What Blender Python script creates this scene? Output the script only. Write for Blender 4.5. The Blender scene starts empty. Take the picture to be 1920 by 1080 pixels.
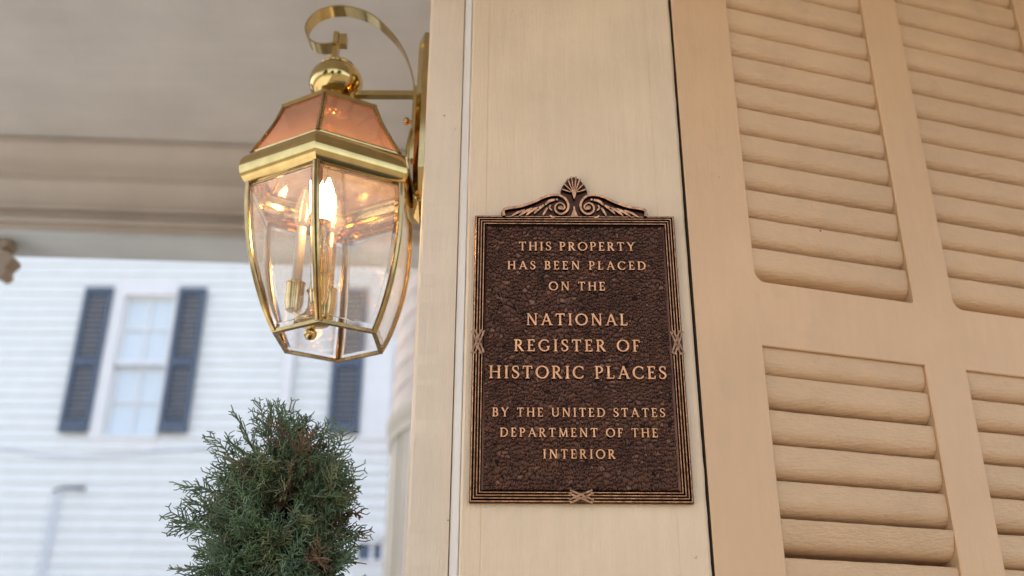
import bpy, math, random
import numpy as np
from mathutils import Vector, Matrix, kdtree
R = math.radians
rng = np.random.default_rng(7)
random.seed(7)

# ------------------------------------------------------------------ camera, sky, sun, exposure
sc = bpy.context.scene
C = sc.collection
cam_d = bpy.data.cameras.new('camera'); cam = bpy.data.objects.new('camera', cam_d); C.objects.link(cam)
PITCH = R(23.986)
cam.matrix_world = Matrix.Rotation(math.pi / 2 + PITCH, 4, 'X') @ Matrix.Rotation(0.0046, 4, 'Z')
cam_d.sensor_width = 36.0
cam_d.lens = 36.0 * 1842.0 / 1920.0
cam_d.clip_start = 0.02; cam_d.clip_end = 2000
cam_d.dof.use_dof = True
cam_d.dof.focus_distance = 1.175
cam_d.dof.aperture_fstop = 3.0
cam_d.dof.aperture_blades = 9
sc.camera = cam

SUN_EL, SUN_AZ = 50.0, 335.0          # degrees; azimuth clockwise from +Y (the sun stands to the left, just behind the line of the white house)
w = bpy.data.worlds.new('World'); sc.world = w; w.use_nodes = True
wn = w.node_tree.nodes; wl = w.node_tree.links; wn.clear()
sky = wn.new('ShaderNodeTexSky'); sky.sky_type = 'NISHITA'; sky.sun_disc = False
sky.sun_elevation = R(SUN_EL); sky.sun_rotation = R(SUN_AZ)
sky.air_density = 1.0; sky.dust_density = 4.0; sky.ozone_density = 1.0
hs = wn.new('ShaderNodeHueSaturation'); hs.inputs['Saturation'].default_value = 0.62
bg = wn.new('ShaderNodeBackground'); bg.inputs['Strength'].default_value = 0.15
wo = wn.new('ShaderNodeOutputWorld')
wl.new(sky.outputs[0], hs.inputs['Color']); wl.new(hs.outputs[0], bg.inputs[0]); wl.new(bg.outputs[0], wo.inputs[0])
sun_d = bpy.data.lights.new('sun', 'SUN'); sun_d.energy = 2.0; sun_d.angle = R(10); sun_d.color = (1.0, 0.95, 0.88)
sun = bpy.data.objects.new('sun', sun_d); C.objects.link(sun)
sd = Vector((math.sin(R(SUN_AZ)) * math.cos(R(SUN_EL)), math.cos(R(SUN_AZ)) * math.cos(R(SUN_EL)), math.sin(R(SUN_EL))))
sun.rotation_euler = sd.to_track_quat('Z', 'Y').to_euler()
sc.view_settings.view_transform = 'Standard'; sc.view_settings.look = 'None'
sc.view_settings.gamma = 1.0; sc.view_settings.exposure = 1.96
sc.render.engine = 'CYCLES'
sc.cycles.max_bounces = 14; sc.cycles.transparent_max_bounces = 24; sc.cycles.transmission_bounces = 12
sc.cycles.diffuse_bounces = 5; sc.cycles.glossy_bounces = 6; sc.cycles.caustics_reflective = False; sc.cycles.caustics_refractive = False
sc.cycles.sample_clamp_indirect = 6.0
sc.cycles.use_denoising = True

# ------------------------------------------------------------------ object helpers
def prop(o, label=None, cat=None, group=None, kind=None):
    if label: o['label'] = label
    if cat: o['category'] = cat
    if group: o['group'] = group
    if kind: o['kind'] = kind
    return o

def empty(name, loc, label=None, cat=None, group=None):
    o = bpy.data.objects.new(name, None); C.objects.link(o); o.location = loc
    o.empty_display_size = 0.05
    return prop(o, label, cat, group)

def origin_of(o):
    v = Vector((0, 0, 0))
    while o is not None:
        v += o.location; o = o.parent
    return v

def mesh(name, V, F, mats, parent=None, mi=None, smooth=False, loc=None):
    """V in world coordinates; stored relative to the parent chain (or to loc for a top-level mesh)."""
    me = bpy.data.meshes.new(name)
    base = origin_of(parent) if parent else Vector(loc or (0, 0, 0))
    V = np.asarray(V, dtype=float) - np.array(base)
    me.from_pydata(V.tolist(), [], [list(map(int, f)) for f in F])
    if not isinstance(mats, (list, tuple)): mats = [mats]
    for m in mats: me.materials.append(m)
    if mi is not None: me.polygons.foreach_set('material_index', np.asarray(mi, dtype=np.int32))
    if smooth is True: me.polygons.foreach_set('use_smooth', np.ones(len(me.polygons), dtype=bool))
    elif smooth:
        me.polygons.foreach_set('use_smooth', np.ones(len(me.polygons), dtype=bool))
        try: me.set_sharp_from_angle(angle=R(smooth))
        except Exception: pass
    me.update()
    o = bpy.data.objects.new(name, me); C.objects.link(o)
    if parent: o.parent = parent
    elif loc is not None: o.location = loc
    return o

class MB:
    """collects vertices / faces of several shapes into one mesh"""
    def __init__(s): s.V = []; s.F = []; s.M = []
    def add(s, V, F, m=0):
        b = len(s.V); s.V += [tuple(v) for v in V]
        for f in F: s.F.append([b + i for i in f]); s.M.append(m)
    def box(s, x0, x1, y0, y1, z0, z1, m=0):
        s.add([(x0,y0,z0),(x1,y0,z0),(x1,y1,z0),(x0,y1,z0),(x0,y0,z1),(x1,y0,z1),(x1,y1,z1),(x0,y1,z1)],
              [(0,3,2,1),(4,5,6,7),(0,1,5,4),(1,2,6,5),(2,3,7,6),(3,0,4,7)], m)
    def prism(s, poly, z0, z1, m=0):
        n = len(poly)
        s.add([(x,y,z0) for x,y in poly] + [(x,y,z1) for x,y in poly],
              [tuple(range(n))[::-1], tuple(range(n, 2*n))] + [(i,(i+1)%n,n+(i+1)%n,n+i) for i in range(n)], m)
    def extr(s, prof, p0, p1, ax, up, m=0):
        """profile (a,b) in directions ax, up, swept from p0 to p1"""
        p0, p1, ax, up = map(np.array, (p0, p1, ax, up)); n = len(prof)
        V = [p0 + a*ax + b*up for a,b in prof] + [p1 + a*ax + b*up for a,b in prof]
        s.add(V, [tuple(range(n)), tuple(range(n,2*n))[::-1]] + [(i+1 if i+1<n else 0, i, n+i, n+(i+1)%n) for i in range(n)], m)
    def lathe(s, prof, c, seg=32, m=0, tilt=None):
        """prof (r, z) list round the vertical through c"""
        b = []; n = len(prof)
        for r, z in prof:
            for k in range(seg):
                a = 2*math.pi*k/seg; b.append((c[0]+r*math.cos(a), c[1]+r*math.sin(a), c[2]+z))
        F = []
        for i in range(n-1):
            for k in range(seg):
                F.append((i*seg+k, i*seg+(k+1)%seg, (i+1)*seg+(k+1)%seg, (i+1)*seg+k))
        if prof[0][0] > 1e-6: F.append(tuple(range(seg))[::-1])
        if prof[-1][0] > 1e-6: F.append(tuple((n-1)*seg+k for k in range(seg)))
        s.add(b, F, m)
    def tube(s, pts, rad, seg=8, m=0):
        pts = [Vector(p) for p in pts]; n = len(pts)
        rad = rad if isinstance(rad, (list, tuple)) else [rad]*n
        V = []; ref = Vector((0.3, 0.9, 0.2))
        for i, p in enumerate(pts):
            t = (pts[min(i+1,n-1)] - pts[max(i-1,0)]).normalized()
            a = t.cross(ref)
            if a.length < 1e-3: a = t.cross(Vector((1,0,0)))
            a.normalize(); b = t.cross(a)
            for k in range(seg):
                an = 2*math.pi*k/seg; V.append(p + rad[i]*(a*math.cos(an) + b*math.sin(an)))
        F = [(i*seg+k, i*seg+(k+1)%seg, (i+1)*seg+(k+1)%seg, (i+1)*seg+k) for i in range(n-1) for k in range(seg)]
        F += [tuple(range(seg))[::-1], tuple((n-1)*seg+k for k in range(seg))]
        s.add(V, F, m)
    def build(s, name, mats, parent=None, smooth=False, loc=None):
        return mesh(name, s.V, s.F, mats, parent, s.M, smooth, loc)

def catmull(P, n=6):
    P = [np.array(p, float) for p in P]; out = []
    for i in range(len(P)-1):
        a = P[max(i-1,0)]; b = P[i]; c = P[i+1]; d = P[min(i+2,len(P)-1)]
        for k in range(n):
            t = k/n
            out.append(0.5*((2*b)+(-a+c)*t+(2*a-5*b+4*c-d)*t*t+(-a+3*b-3*c+d)*t**3))
    out.append(P[-1]); return out

# ------------------------------------------------------------------ materials
def new_mat(name):
    m = bpy.data.materials.new(name); m.use_nodes = True
    nt = m.node_tree; nt.nodes.clear()
    out = nt.nodes.new('ShaderNodeOutputMaterial')
    return m, nt, out
def N(nt, t, **kw):
    n = nt.nodes.new(t)
    for k, v in kw.items():
        if k in n.inputs: n.inputs[k].default_value = v
        else: setattr(n, k, v)
    return n
def mapping(nt, scale=(1,1,1)):
    tc = N(nt, 'ShaderNodeTexCoord'); mp = N(nt, 'ShaderNodeMapping'); mp.inputs['Scale'].default_value = scale
    nt.links.new(tc.outputs['Object'], mp.inputs['Vector']); return mp.outputs[0]
def noise(nt, vec, scale, detail=4, rough=0.55):
    n = N(nt, 'ShaderNodeTexNoise'); n.inputs['Scale'].default_value = scale; n.inputs['Detail'].default_value = detail
    n.inputs['Roughness'].default_value = rough; nt.links.new(vec, n.inputs['Vector']); return n.outputs[0]
def ramp(nt, fac, stops):
    r = N(nt, 'ShaderNodeValToRGB'); e = r.color_ramp.elements
    while len(e) < len(stops): e.new(0.5)
    for i, (p, c) in enumerate(stops):
        e[i].position = p; e[i].color = (*c, 1) if len(c) == 3 else c
    nt.links.new(fac, r.inputs[0]); return r.outputs[0]
def mixc(nt, fac, a, b, mode='MIX'):
    m = N(nt, 'ShaderNodeMix', data_type='RGBA', blend_type=mode)
    for s, v in ((m.inputs[0], fac), (m.inputs[6], a), (m.inputs[7], b)):
        if isinstance(v, (int, float)): s.default_value = v
        elif isinstance(v, tuple): s.default_value = (*v, 1)
        else: nt.links.new(v, s)
    return m.outputs[2]
def math_(nt, op, a, b=0.0):
    m = N(nt, 'ShaderNodeMath', operation=op)
    for s, v in ((m.inputs[0], a), (m.inputs[1], b)):
        if isinstance(v, (int, float)): s.default_value = v
        else: nt.links.new(v, s)
    return m.outputs[0]
def bump(nt, h, strength, dist, prev=None):
    b = N(nt, 'ShaderNodeBump'); b.inputs['Strength'].default_value = strength; b.inputs['Distance'].default_value = dist
    nt.links.new(h, b.inputs['Height'])
    if prev is not None: nt.links.new(prev, b.inputs['Normal'])
    return b.outputs[0]
def principled(nt, out, **kw):
    p = N(nt, 'ShaderNodeBsdfPrincipled')
    for k, v in kw.items():
        s = p.inputs[k]
        if isinstance(v, (int, float)): s.default_value = v
        elif isinstance(v, tuple): s.default_value = (*v, 1) if len(v) == 3 else v
        else: nt.links.new(v, s)
    nt.links.new(p.outputs[0], out.inputs[0]); return p

def paint(name, col, grain=(1,1,0.06), fine=420, bstr=0.35, rough=0.5, var=0.10, chips=0.0, dirt=(0.30,0.24,0.17), dirt_amt=0.0):
    m, nt, out = new_mat(name)
    v = mapping(nt, grain); vo = mapping(nt)
    big = noise(nt, vo, 5.0, 5)
    lo = tuple(c*(1-var) for c in col); hi = tuple(min(1,c*(1+var)) for c in col)
    c = ramp(nt, big, [(0.3, lo), (0.7, hi)])
    g = noise(nt, v, fine*0.22, 5, 0.6); g2 = noise(nt, v, fine*0.85, 4, 0.6)
    c = mixc(nt, 0.22, c, ramp(nt, g, [(0.35, lo), (0.65, hi)]), 'MIX')
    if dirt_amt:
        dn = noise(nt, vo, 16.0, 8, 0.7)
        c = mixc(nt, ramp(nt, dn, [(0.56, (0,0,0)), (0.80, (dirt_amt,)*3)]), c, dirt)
    if chips:
        ch = noise(nt, vo, 75.0, 2, 0.4)
        c = mixc(nt, ramp(nt, ch, [(chips, (0,0,0)), (chips+0.02, (1,1,1))]), c, (0.10,0.075,0.05))
    nrm = bump(nt, g, bstr*0.6, 0.0012)
    nrm = bump(nt, g2, bstr*1.0, 0.0013, nrm)
    nrm = bump(nt, noise(nt, vo, 26.0, 6, 0.6), bstr*0.7, 0.003, nrm)
    principled(nt, out, **{'Base Color': c, 'Roughness': rough, 'Normal': nrm, 'Specular IOR Level': 0.4})
    return m

def metal(name, col, rough, dark=None, amt=0.0, scale=60, bstr=0.0, tarn=0.4):
    m, nt, out = new_mat(name)
    v = mapping(nt); n = noise(nt, v, scale, 6, 0.6)
    c = col
    if dark: c = ramp(nt, n, [(0.5-amt, dark), (0.5+amt+0.02, col)])
    r = ramp(nt, noise(nt, v, scale*0.6, 4), [(0.3, (rough*0.7,)*3), (0.75, (rough*1.5,)*3)])
    kw = {'Base Color': c, 'Metallic': 1.0, 'Roughness': r}
    if bstr: kw['Normal'] = bump(nt, n, bstr, 0.0006)
    principled(nt, out, **kw); return m

def plain(name, col, rough=0.6, var=0.08, scale=8, bstr=0.0, **kw):
    m, nt, out = new_mat(name)
    v = mapping(nt); n = noise(nt, v, scale, 5)
    c = ramp(nt, n, [(0.3, tuple(x*(1-var) for x in col)), (0.7, tuple(min(1,x*(1+var)) for x in col))])
    a = {'Base Color': c, 'Roughness': rough, **kw}
    if bstr: a['Normal'] = bump(nt, noise(nt, v, scale*6, 6), bstr, 0.004)
    principled(nt, out, **a); return m

def thin_glass(name, tint, haze=0.0, haze_col=(0.8,0.75,0.7), ior=1.5, smudge=0.0, specks=0.0):
    m, nt, out = new_mat(name)
    tr = N(nt, 'ShaderNodeBsdfTransparent'); tr.inputs[0].default_value = (*tint, 1)
    gl = N(nt, 'ShaderNodeBsdfGlossy'); gl.inputs['Roughness'].default_value = 0.02
    lw = N(nt, 'ShaderNodeLayerWeight'); lw.inputs[0].default_value = 0.5
    f0 = math_(nt, 'ADD', math_(nt, 'MULTIPLY', math_(nt, 'POWER', lw.outputs['Facing'], 4.5), 0.85), 0.04)
    mx = N(nt, 'ShaderNodeMixShader')
    nt.links.new(f0, mx.inputs[0]); nt.links.new(tr.outputs[0], mx.inputs[1]); nt.links.new(gl.outputs[0], mx.inputs[2])
    last = mx
    if haze:
        df = N(nt, 'ShaderNodeBsdfDiffuse'); df.inputs[0].default_value = (*haze_col, 1)
        tl = N(nt, 'ShaderNodeBsdfTranslucent'); tl.inputs[0].default_value = (*haze_col, 1)
        d2 = N(nt, 'ShaderNodeMixShader'); d2.inputs[0].default_value = 0.5
        nt.links.new(df.outputs[0], d2.inputs[1]); nt.links.new(tl.outputs[0], d2.inputs[2])
        v = mapping(nt)
        f = ramp(nt, noise(nt, v, 45, 8, 0.7), [(0.35, (haze*(1-smudge),)*3), (0.8, (haze*(1+smudge),)*3)])
        sp_ = ramp(nt, noise(nt, v, 520, 2, 0.5), [(0.64, (0,0,0)), (0.74, (specks,)*3)])
        f = math_(nt, 'ADD', f, sp_)
        m2 = N(nt, 'ShaderNodeMixShader')
        nt.links.new(f, m2.inputs[0]); nt.links.new(last.outputs[0], m2.inputs[1]); nt.links.new(d2.outputs[0], m2.inputs[2])
        last = m2
    nt.links.new(last.outputs[0], out.inputs[0]); return m

def real_glass(name, tint, rough=0.0, ior=1.45):
    m, nt, out = new_mat(name)
    g = N(nt, 'ShaderNodeBsdfGlass'); g.inputs[0].default_value = (*tint, 1); g.inputs['Roughness'].default_value = rough; g.inputs['IOR'].default_value = ior
    nt.links.new(g.outputs[0], out.inputs[0]); return m

def emit(name, col, s):
    m, nt, out = new_mat(name)
    e = N(nt, 'ShaderNodeEmission'); e.inputs[0].default_value = (*col, 1); e.inputs[1].default_value = s
    nt.links.new(e.outputs[0], out.inputs[0]); return m

M = dict(
    pilaster = paint('pilaster_paint', (0.80,0.585,0.375), chips=0.79, bstr=0.8, rough=0.4, dirt_amt=0.10),
    corner = paint('corner_paint', (0.78,0.605,0.43), chips=0.79, bstr=0.8, rough=0.42, dirt_amt=0.10),
    trim = paint('trim_paint', (0.74,0.68,0.60), bstr=0.4),
    shutter = paint('shutter_paint', (0.765,0.47,0.25), grain=(1,1,0.10), bstr=0.4, var=0.07, rough=0.42, chips=0.81, dirt_amt=0.18),
    edge = plain('gap_shade_edge', (0.055,0.04,0.028), 0.9, 0.3, 30),  # near-black shutter sides: shade of the pilaster gap painted into the colour
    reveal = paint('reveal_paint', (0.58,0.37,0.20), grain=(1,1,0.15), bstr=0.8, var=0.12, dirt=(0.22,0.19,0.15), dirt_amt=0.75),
    slat = paint('slat_paint', (0.735,0.465,0.255), grain=(0.06,1,1), bstr=1.1, var=0.11, rough=0.45, chips=0.80, dirt_amt=0.32),
    ceiling = paint('ceiling_paint', (0.52,0.51,0.495), grain=(0.05,1,1), fine=120, bstr=0.2),
    beam = paint('beam_paint', (0.44,0.395,0.35), grain=(0.05,1,1), fine=120, bstr=0.2),
    bracket = paint('bracket_paint', (0.30,0.24,0.19)),
    soffit = paint('soffit_paint', (0.47,0.51,0.53), grain=(0.05,1,1), fine=120, bstr=0.2),
    wallpaint = paint('wall_paint', (0.6,0.47,0.33)),
    siding = paint('siding_paint', (0.80,0.82,0.81), grain=(0.05,1,1), fine=60, bstr=0.3, var=0.04),
    white = plain('white_trim', (0.80,0.80,0.80), 0.5, 0.03),
    navy = plain('navy_paint', (0.080,0.105,0.155), 0.45, 0.15, 12),
    pane = plain('curtained_pane', (0.66,0.74,0.80), 0.08, 0.03, 3),
    darkpane = plain('dark_pane', (0.05,0.08,0.16), 0.06, 0.1, 3),
    brass = metal('polished_brass', (0.60,0.44,0.185), 0.085, (0.46,0.33,0.13), 0.22, 55),
    brass_rib = metal('rib_brass', (0.52,0.37,0.17), 0.14, (0.30,0.20,0.085), 0.22, 70),
    brass_dark = metal('aged_brass', (0.52,0.36,0.15), 0.25, (0.28,0.18,0.07), 0.2, 60),
    seam = plain('seam_patina', (0.05,0.035,0.02), 0.6),
    glass = thin_glass('lantern_glass', (0.985,0.98,0.97), 0.075, (0.9,0.85,0.8), 1.45, 0.7, 0.32),
    bevel = real_glass('bevelled_glass', (0.985,0.985,0.985), 0.02, 1.33),
    roofglass = thin_glass('glow_tinted_glass', (0.93,0.78,0.70), 0.24, (0.66,0.45,0.36), 1.5, 0.3),  # salmon colour paints lamp glow and brass reflections into the dusty clear glass
    bulb = emit('lit_bulb', (1.0,0.60,0.25), 34.0),
    clearbulb = thin_glass('clear_bulb', (0.97,0.95,0.92), 0.06, (0.9,0.85,0.8), 1.5, 0.2),
    ivory = plain('ivory_sleeve', (0.40,0.33,0.23), 0.3),
    patina = metal('bronze_patina', (0.085,0.038,0.023), 0.30, (0.045,0.022,0.015), 0.18, 130, 0.2),
    pebble = metal('bronze_pebble', (0.115,0.050,0.030), 0.20, (0.062,0.029,0.020), 0.20, 30),
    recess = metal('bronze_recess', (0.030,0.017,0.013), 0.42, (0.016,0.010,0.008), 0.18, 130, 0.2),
    bronze = metal('bronze_ridge', (0.82,0.38,0.17), 0.28, (0.30,0.14,0.075), 0.16, 160, 0.2),
    tie = metal('bronze_tie', (0.56,0.28,0.14), 0.32, (0.17,0.085,0.05), 0.2, 200, 0.2),
    worn = metal('bronze_worn', (0.185,0.088,0.052), 0.22, (0.12,0.057,0.036), 0.2, 60),
    letter_side = metal('bronze_letter_side', (0.20,0.095,0.055), 0.35, (0.12,0.06,0.035), 0.2, 160),
    letter = metal('bronze_letter', (0.88,0.415,0.195), 0.36, (0.64,0.29,0.13), 0.16, 160),
    bark = plain('bark', (0.12,0.075,0.045), 0.9, 0.3, 60),
    tree_a = plain('tree_leaf_dark', (0.055,0.095,0.03), 0.6, 0.3, 3),
    tree_b = plain('tree_leaf_light', (0.10,0.14,0.045), 0.6, 0.3, 3),
    leaf_a = plain('leaf_green', (0.125,0.18,0.08), 0.6, 0.35, 30),
    leaf_b = plain('leaf_blue_green', (0.155,0.22,0.125), 0.55, 0.3, 30),
    leaf_c = plain('leaf_olive', (0.20,0.21,0.10), 0.6, 0.3, 30),
    leaf_d = plain('leaf_brown', (0.20,0.115,0.065), 0.8, 0.3, 30),
    terracotta = plain('terracotta', (0.35,0.16,0.09), 0.8, 0.15, 20, 0.3),
    soil = plain('soil', (0.05,0.035,0.025), 0.95, 0.3, 60, 0.5),
    floor = plain('floor_paint', (0.07,0.065,0.06), 0.6, 0.08, 6),
    bounce_strip = plain('pale_bounce', (0.40,0.38,0.355), 0.9, 0.12, 0.8, 0.3),
    ground = plain('brick_paving', (0.14,0.115,0.085), 0.95, 0.2, 0.7, 0.4),
    shingle = plain('turret_shingle', (0.42,0.35,0.30), 0.8, 0.12, 14, 0.4),
    turret = plain('turret_paint', (0.42,0.37,0.29), 0.6, 0.06, 6),
    conduit = plain('conduit_paint', (0.70,0.73,0.78), 0.5),
    cable = plain('cable_sheath', (0.45,0.48,0.54), 0.6),
    iron = plain('dark_iron', (0.08,0.09,0.12), 0.5),
    concrete = plain('foundation', (0.4,0.38,0.35), 0.9, 0.15, 6, 0.3),
)

# ------------------------------------------------------------------ ground and porch floor
GZ = -2.0; FZ = -1.5; CZ = 1.405
prop(mesh('ground', [(-400,-400,GZ),(400,-400,GZ),(400,400,GZ),(-400,400,GZ)], [(0,1,2,3)], M['ground']), kind='structure')
prop(mesh('bounce_strip', [(-16,-16,GZ+0.004),(-1.9,-16,GZ+0.004),(-1.9,9.3,GZ+0.004),(-16,9.3,GZ+0.004)], [(0,1,2,3)], M['bounce_strip']), kind='structure')  # unseen pale strip, added to bounce sunlight onto the left-facing sides
b = MB(); b.box(-1.8, 2.6, -1.0, 2.5, GZ-0.1, FZ)
prop(b.build('porch_floor', M['floor']), kind='structure')

# ------------------------------------------------------------------ porch roof: ceiling, beam with mouldings
beam_dir = np.array([1.0, 0.06, 0]); beam_dir /= np.linalg.norm(beam_dir)
nrm = np.array([beam_dir[1], -beam_dir[0], 0])        # towards the camera
def beam_pt(x): return np.array([x, 2.27 + 0.06*(x+1.35), 0])
pr = empty('porch_roof', (-1.5, 1.0, CZ), 'grey beige porch ceiling with its moulded beam above the lit lantern', 'porch roof')
b = MB()
A0 = beam_pt(-1.62); A1 = beam_pt(0.6)
zb = 1.170
P = [A0 + nrm*(-0.3), A1 + beam_dir*2.4 + nrm*(-0.3), A1 + beam_dir*2.4 + nrm*2.15, A0 + nrm*2.15]
b.prism([(p[0], p[1]) for p in P][::-1], CZ, CZ+0.2)
b.build('ceiling', M['ceiling'], pr)
b = MB()
up = np.array([0,0,1.0])
# body of the beam; its underside is 13 cm deep
b.extr([(0.0,zb),(0.0,CZ-0.002),(-0.135,CZ-0.002),(-0.135,zb)], A0, A1, nrm, up)
b.build('beam', M['beam'], pr)
b = MB(); b.extr([(0.002,zb-0.012),(0.002,zb-0.001),(-0.138,zb-0.001),(-0.138,zb-0.012)], A0, A1, nrm, up); b.build('soffit_board', M['soffit'], pr)
b = MB()
b.extr([(0.003,1.228),(0.003,CZ-0.003),(0.085,CZ-0.003),(0.085,1.385),(0.072,1.378),(0.058,1.362),(0.050,1.345),(0.047,1.325),(0.036,1.322),(0.034,1.300),(0.024,1.284),(0.018,1.268),(0.016,1.240),(0.022,1.236),(0.022,1.228)], A0, A1, nrm, up)
b.build('crown_moulding', M['beam'], pr, smooth=25)
b = MB()
b.extr([(0.003,1.190),(0.003,1.206),(0.012,1.206),(0.016,1.200),(0.016,1.190)], A0, A1, nrm, up)
b.build('bead_moulding', M['beam'], pr, smooth=25)

# turned bracket under the beam at the far left, with the post that carries it outside the picture
bp = empty('porch_post', (-1.55, 2.32, FZ), 'tan porch post whose scrolled bracket tip hangs under the grey beam', 'post')
b = MB(); b.box(-1.62,-1.50,2.27,2.39,FZ,zb-0.003); b.build('shaft', M['beam'], bp)
b = MB()
oc = catmull([(0.0,zb-0.016),(0.172,zb-0.016),(0.182,zb-0.030),(0.170,zb-0.044),(0.192,zb-0.054),(0.206,zb-0.072),(0.190,zb-0.092),(0.194,zb-0.110),(0.178,zb-0.122),(0.148,zb-0.112),(0.10,zb-0.16),(0.04,zb-0.25),(0.0,zb-0.36)], 4)
b.add([(-1.499+p[0], 2.295, p[1]) for p in oc] + [(-1.499+p[0], 2.345, p[1]) for p in oc],
      [tuple(range(len(oc))), tuple(range(len(oc), 2*len(oc)))[::-1]] + [((i+1)%len(oc), i, len(oc)+i, len(oc)+(i+1)%len(oc)) for i in range(len(oc))])
b.build('bracket', M['bracket'], bp)

# ------------------------------------------------------------------ own house: wall core, corner pilaster, shutter
b = MB()
sh_a = R(17); e1 = np.array([math.cos(sh_a), math.sin(sh_a), 0]); en = np.array([math.sin(sh_a), -math.cos(sh_a), 0])
P0 = np.array([0.2240, 1.108, 0])
q0 = P0 - en*0.050; q1 = P0 - en*0.050 + e1*2.3
b.prism([(-0.112,1.150),(0.200,1.150),(q0[0]+0.02,q0[1]+0.006),(q1[0],q1[1]),(2.45,2.6),(-0.112,2.6)], FZ+0.002, CZ-0.003)
prop(b.build('house_wall', M['wallpaint'], loc=(0.6,1.8,FZ)), 'tan painted house wall behind the pilaster and the louvred shutter', 'house wall')

WY = 1.1065
pl = empty('corner_pilaster', (0.05, 1.12, FZ), 'cream painted wooden corner pilaster that carries the bronze plaque', 'pilaster')
# irregular vertical edges: the arris wanders by parts of a millimetre, as worn wood does
zs = np.concatenate([np.linspace(FZ+0.004, 0.0, 25)[:-1], np.linspace(0.0, CZ-0.004, 360)])
def wob(a, n, s):
    r = np.random.default_rng(s); k = r.normal(0, 1, n)
    ker = np.ones(5)/5; return np.convolve(k, ker, 'same')*a + np.convolve(r.normal(0,1,n), np.ones(41)/41, 'same')*a*4
def upright(name, prof, mat, seed, amp, parent):
    """vertical board: prof (x, y) swept up zs, some corners wandering"""
    n = len(prof); V = []; dx = [wob(amp, len(zs), seed+i) for i in range(n)]; dy = [wob(amp*0.6, len(zs), seed+50+i) for i in range(n)]
    for j, z in enumerate(zs):
        for i, (x, y, k) in enumerate(prof): V.append((x + k*dx[i][j], y + k*dy[i][j], z))
    F = [(j*n+i, j*n+(i+1)%n, (j+1)*n+(i+1)%n, (j+1)*n+i) for j in range(len(zs)-1) for i in range(n)]
    F += [tuple(range(n))[::-1], tuple((len(zs)-1)*n+i for i in range(n))]
    return mesh(name, V, F, mat, parent, smooth=28)
# main board (proud) with a coved left edge, thin left board set back behind it
upright('face_board', [(-0.0575,WY+0.003,1),(-0.0545,WY,1),(-0.034,WY,0),(-0.0335,WY+0.0006,0),(-0.0330,WY,0),(0.1850,WY,0),(0.1855,WY+0.0005,0),(0.1860,WY,0),(0.2170,WY,0),(0.2200,WY+0.003,1),(0.2200,WY+0.026,0),(-0.0575,WY+0.026,0)], M['pilaster'], 11, 0.00025, pl)
upright('cove_trim', [(-0.0700,WY+0.0260,1),(-0.0680,WY+0.0210,0),(-0.0625,WY+0.0090,0),(-0.0592,WY+0.0022,1),(-0.0580,WY+0.0025,0),(-0.0580,WY+0.0270,0),(-0.0700,WY+0.0290,0)], M['trim'], 31, 0.0002, pl)
upright('corner_board', [(-0.1195,WY+0.0290,1),(-0.1178,WY+0.0245,1),(-0.1150,WY+0.0228,1),(-0.0702,WY+0.0222,0),(-0.0702,WY+0.040,0),(-0.1195,WY+0.040,0)], M['corner'], 71, 0.00025, pl)
upright('return_board', [(-0.1163,WY+0.0405,0),(-0.1120,WY+0.0405,0),(-0.1120,WY+0.38,0),(-0.1163,WY+0.38,0)], M['trim'], 81, 0.0, pl)

q_ = [(0.0001,-0.0016),(0.0014,-0.0013),(0.0020,-0.0004),(0.0022,0.0004)]
for (nx_, nz_) in ((0.1687,0.6045),(-0.002,0.92),(0.203,0.17)):
    b = MB(); b.lathe(q_, (0,0,0), 12)
    b.V = [(nx_+x, WY+z, nz_+y) for x, y, z in b.V]
    b.build('nail_head', M['pilaster'], pl, smooth=True)
# --- shutter
sr = empty('louvred_shutter', tuple(P0 + np.array([0,0,-1.2])), 'tan painted louvred wooden shutter beside the bronze plaque', 'shutter')
SZ0, SZ1 = -1.2, 1.38
S = dict(l0=0.0, l1=0.0893, m0=0.3265, m1=0.3910, r0=0.6315, r1=0.722)
def spt(s, d, z): p = P0 + e1*s - en*d; return (p[0], p[1], z)   # s along, d depth behind the face
RAILS = [(-1.2,-1.05), (-0.36,-0.25), (0.4285,0.5165), (1.27,1.38)]
TH = 0.032
from mathutils.geometry import tessellate_polygon
def opening(s0, s1, z0, z1, off, round_low):
    """outline of an opening, grown by off; the low corners of some openings are filled round with old paint"""
    if not round_low: return [(s0-off,z0-off),(s1+off,z0-off),(s1+off,z1+off),(s0-off,z1+off)]
    rr, r2 = 0.015, 0.004; pts = []
    for t in np.linspace(0, math.pi/2, 8): pts.append((s0-off + (rr)*(1-math.cos(t)), z0-off + rr*(1-math.sin(t))))
    for t in np.linspace(0, math.pi/2, 5): pts.append((s1+off - r2*(1-math.sin(t)), z0-off + r2*(1-math.cos(t))))
    return pts + [(s1+off,z1+off),(s0-off,z1+off)]
OPN = []
for (a, c) in ((S['l1'],S['m0']),(S['m1'],S['r0'])):
    for i in range(3): OPN.append((a, c, RAILS[i][1], RAILS[i+1][0], i == 2))
b = MB(); CHF = 0.0013
outer = [(S['l0']+CHF,SZ0+CHF),(S['r1']-CHF,SZ0+CHF),(S['r1']-CHF,SZ1-CHF),(S['l0']+CHF,SZ1-CHF)]
loops = [outer] + [opening(*q[:4], CHF, q[4]) for q in OPN]
flat = [p for L in loops for p in L]
tri = tessellate_polygon([[Vector((p[0], p[1], 0)) for p in L] for L in loops])
b.add([spt(p[0], 0, p[1]) for p in flat], tri)
def wall(L0, d0, L1, d1, m=0):
    n = len(L0); b.add([spt(p[0],d0,p[1]) for p in L0] + [spt(p[0],d1,p[1]) for p in L1], [(i,(i+1)%n,n+(i+1)%n,n+i) for i in range(n)], m)
full = [(S['l0'],SZ0),(S['r1'],SZ0),(S['r1'],SZ1),(S['l0'],SZ1)]
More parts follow.
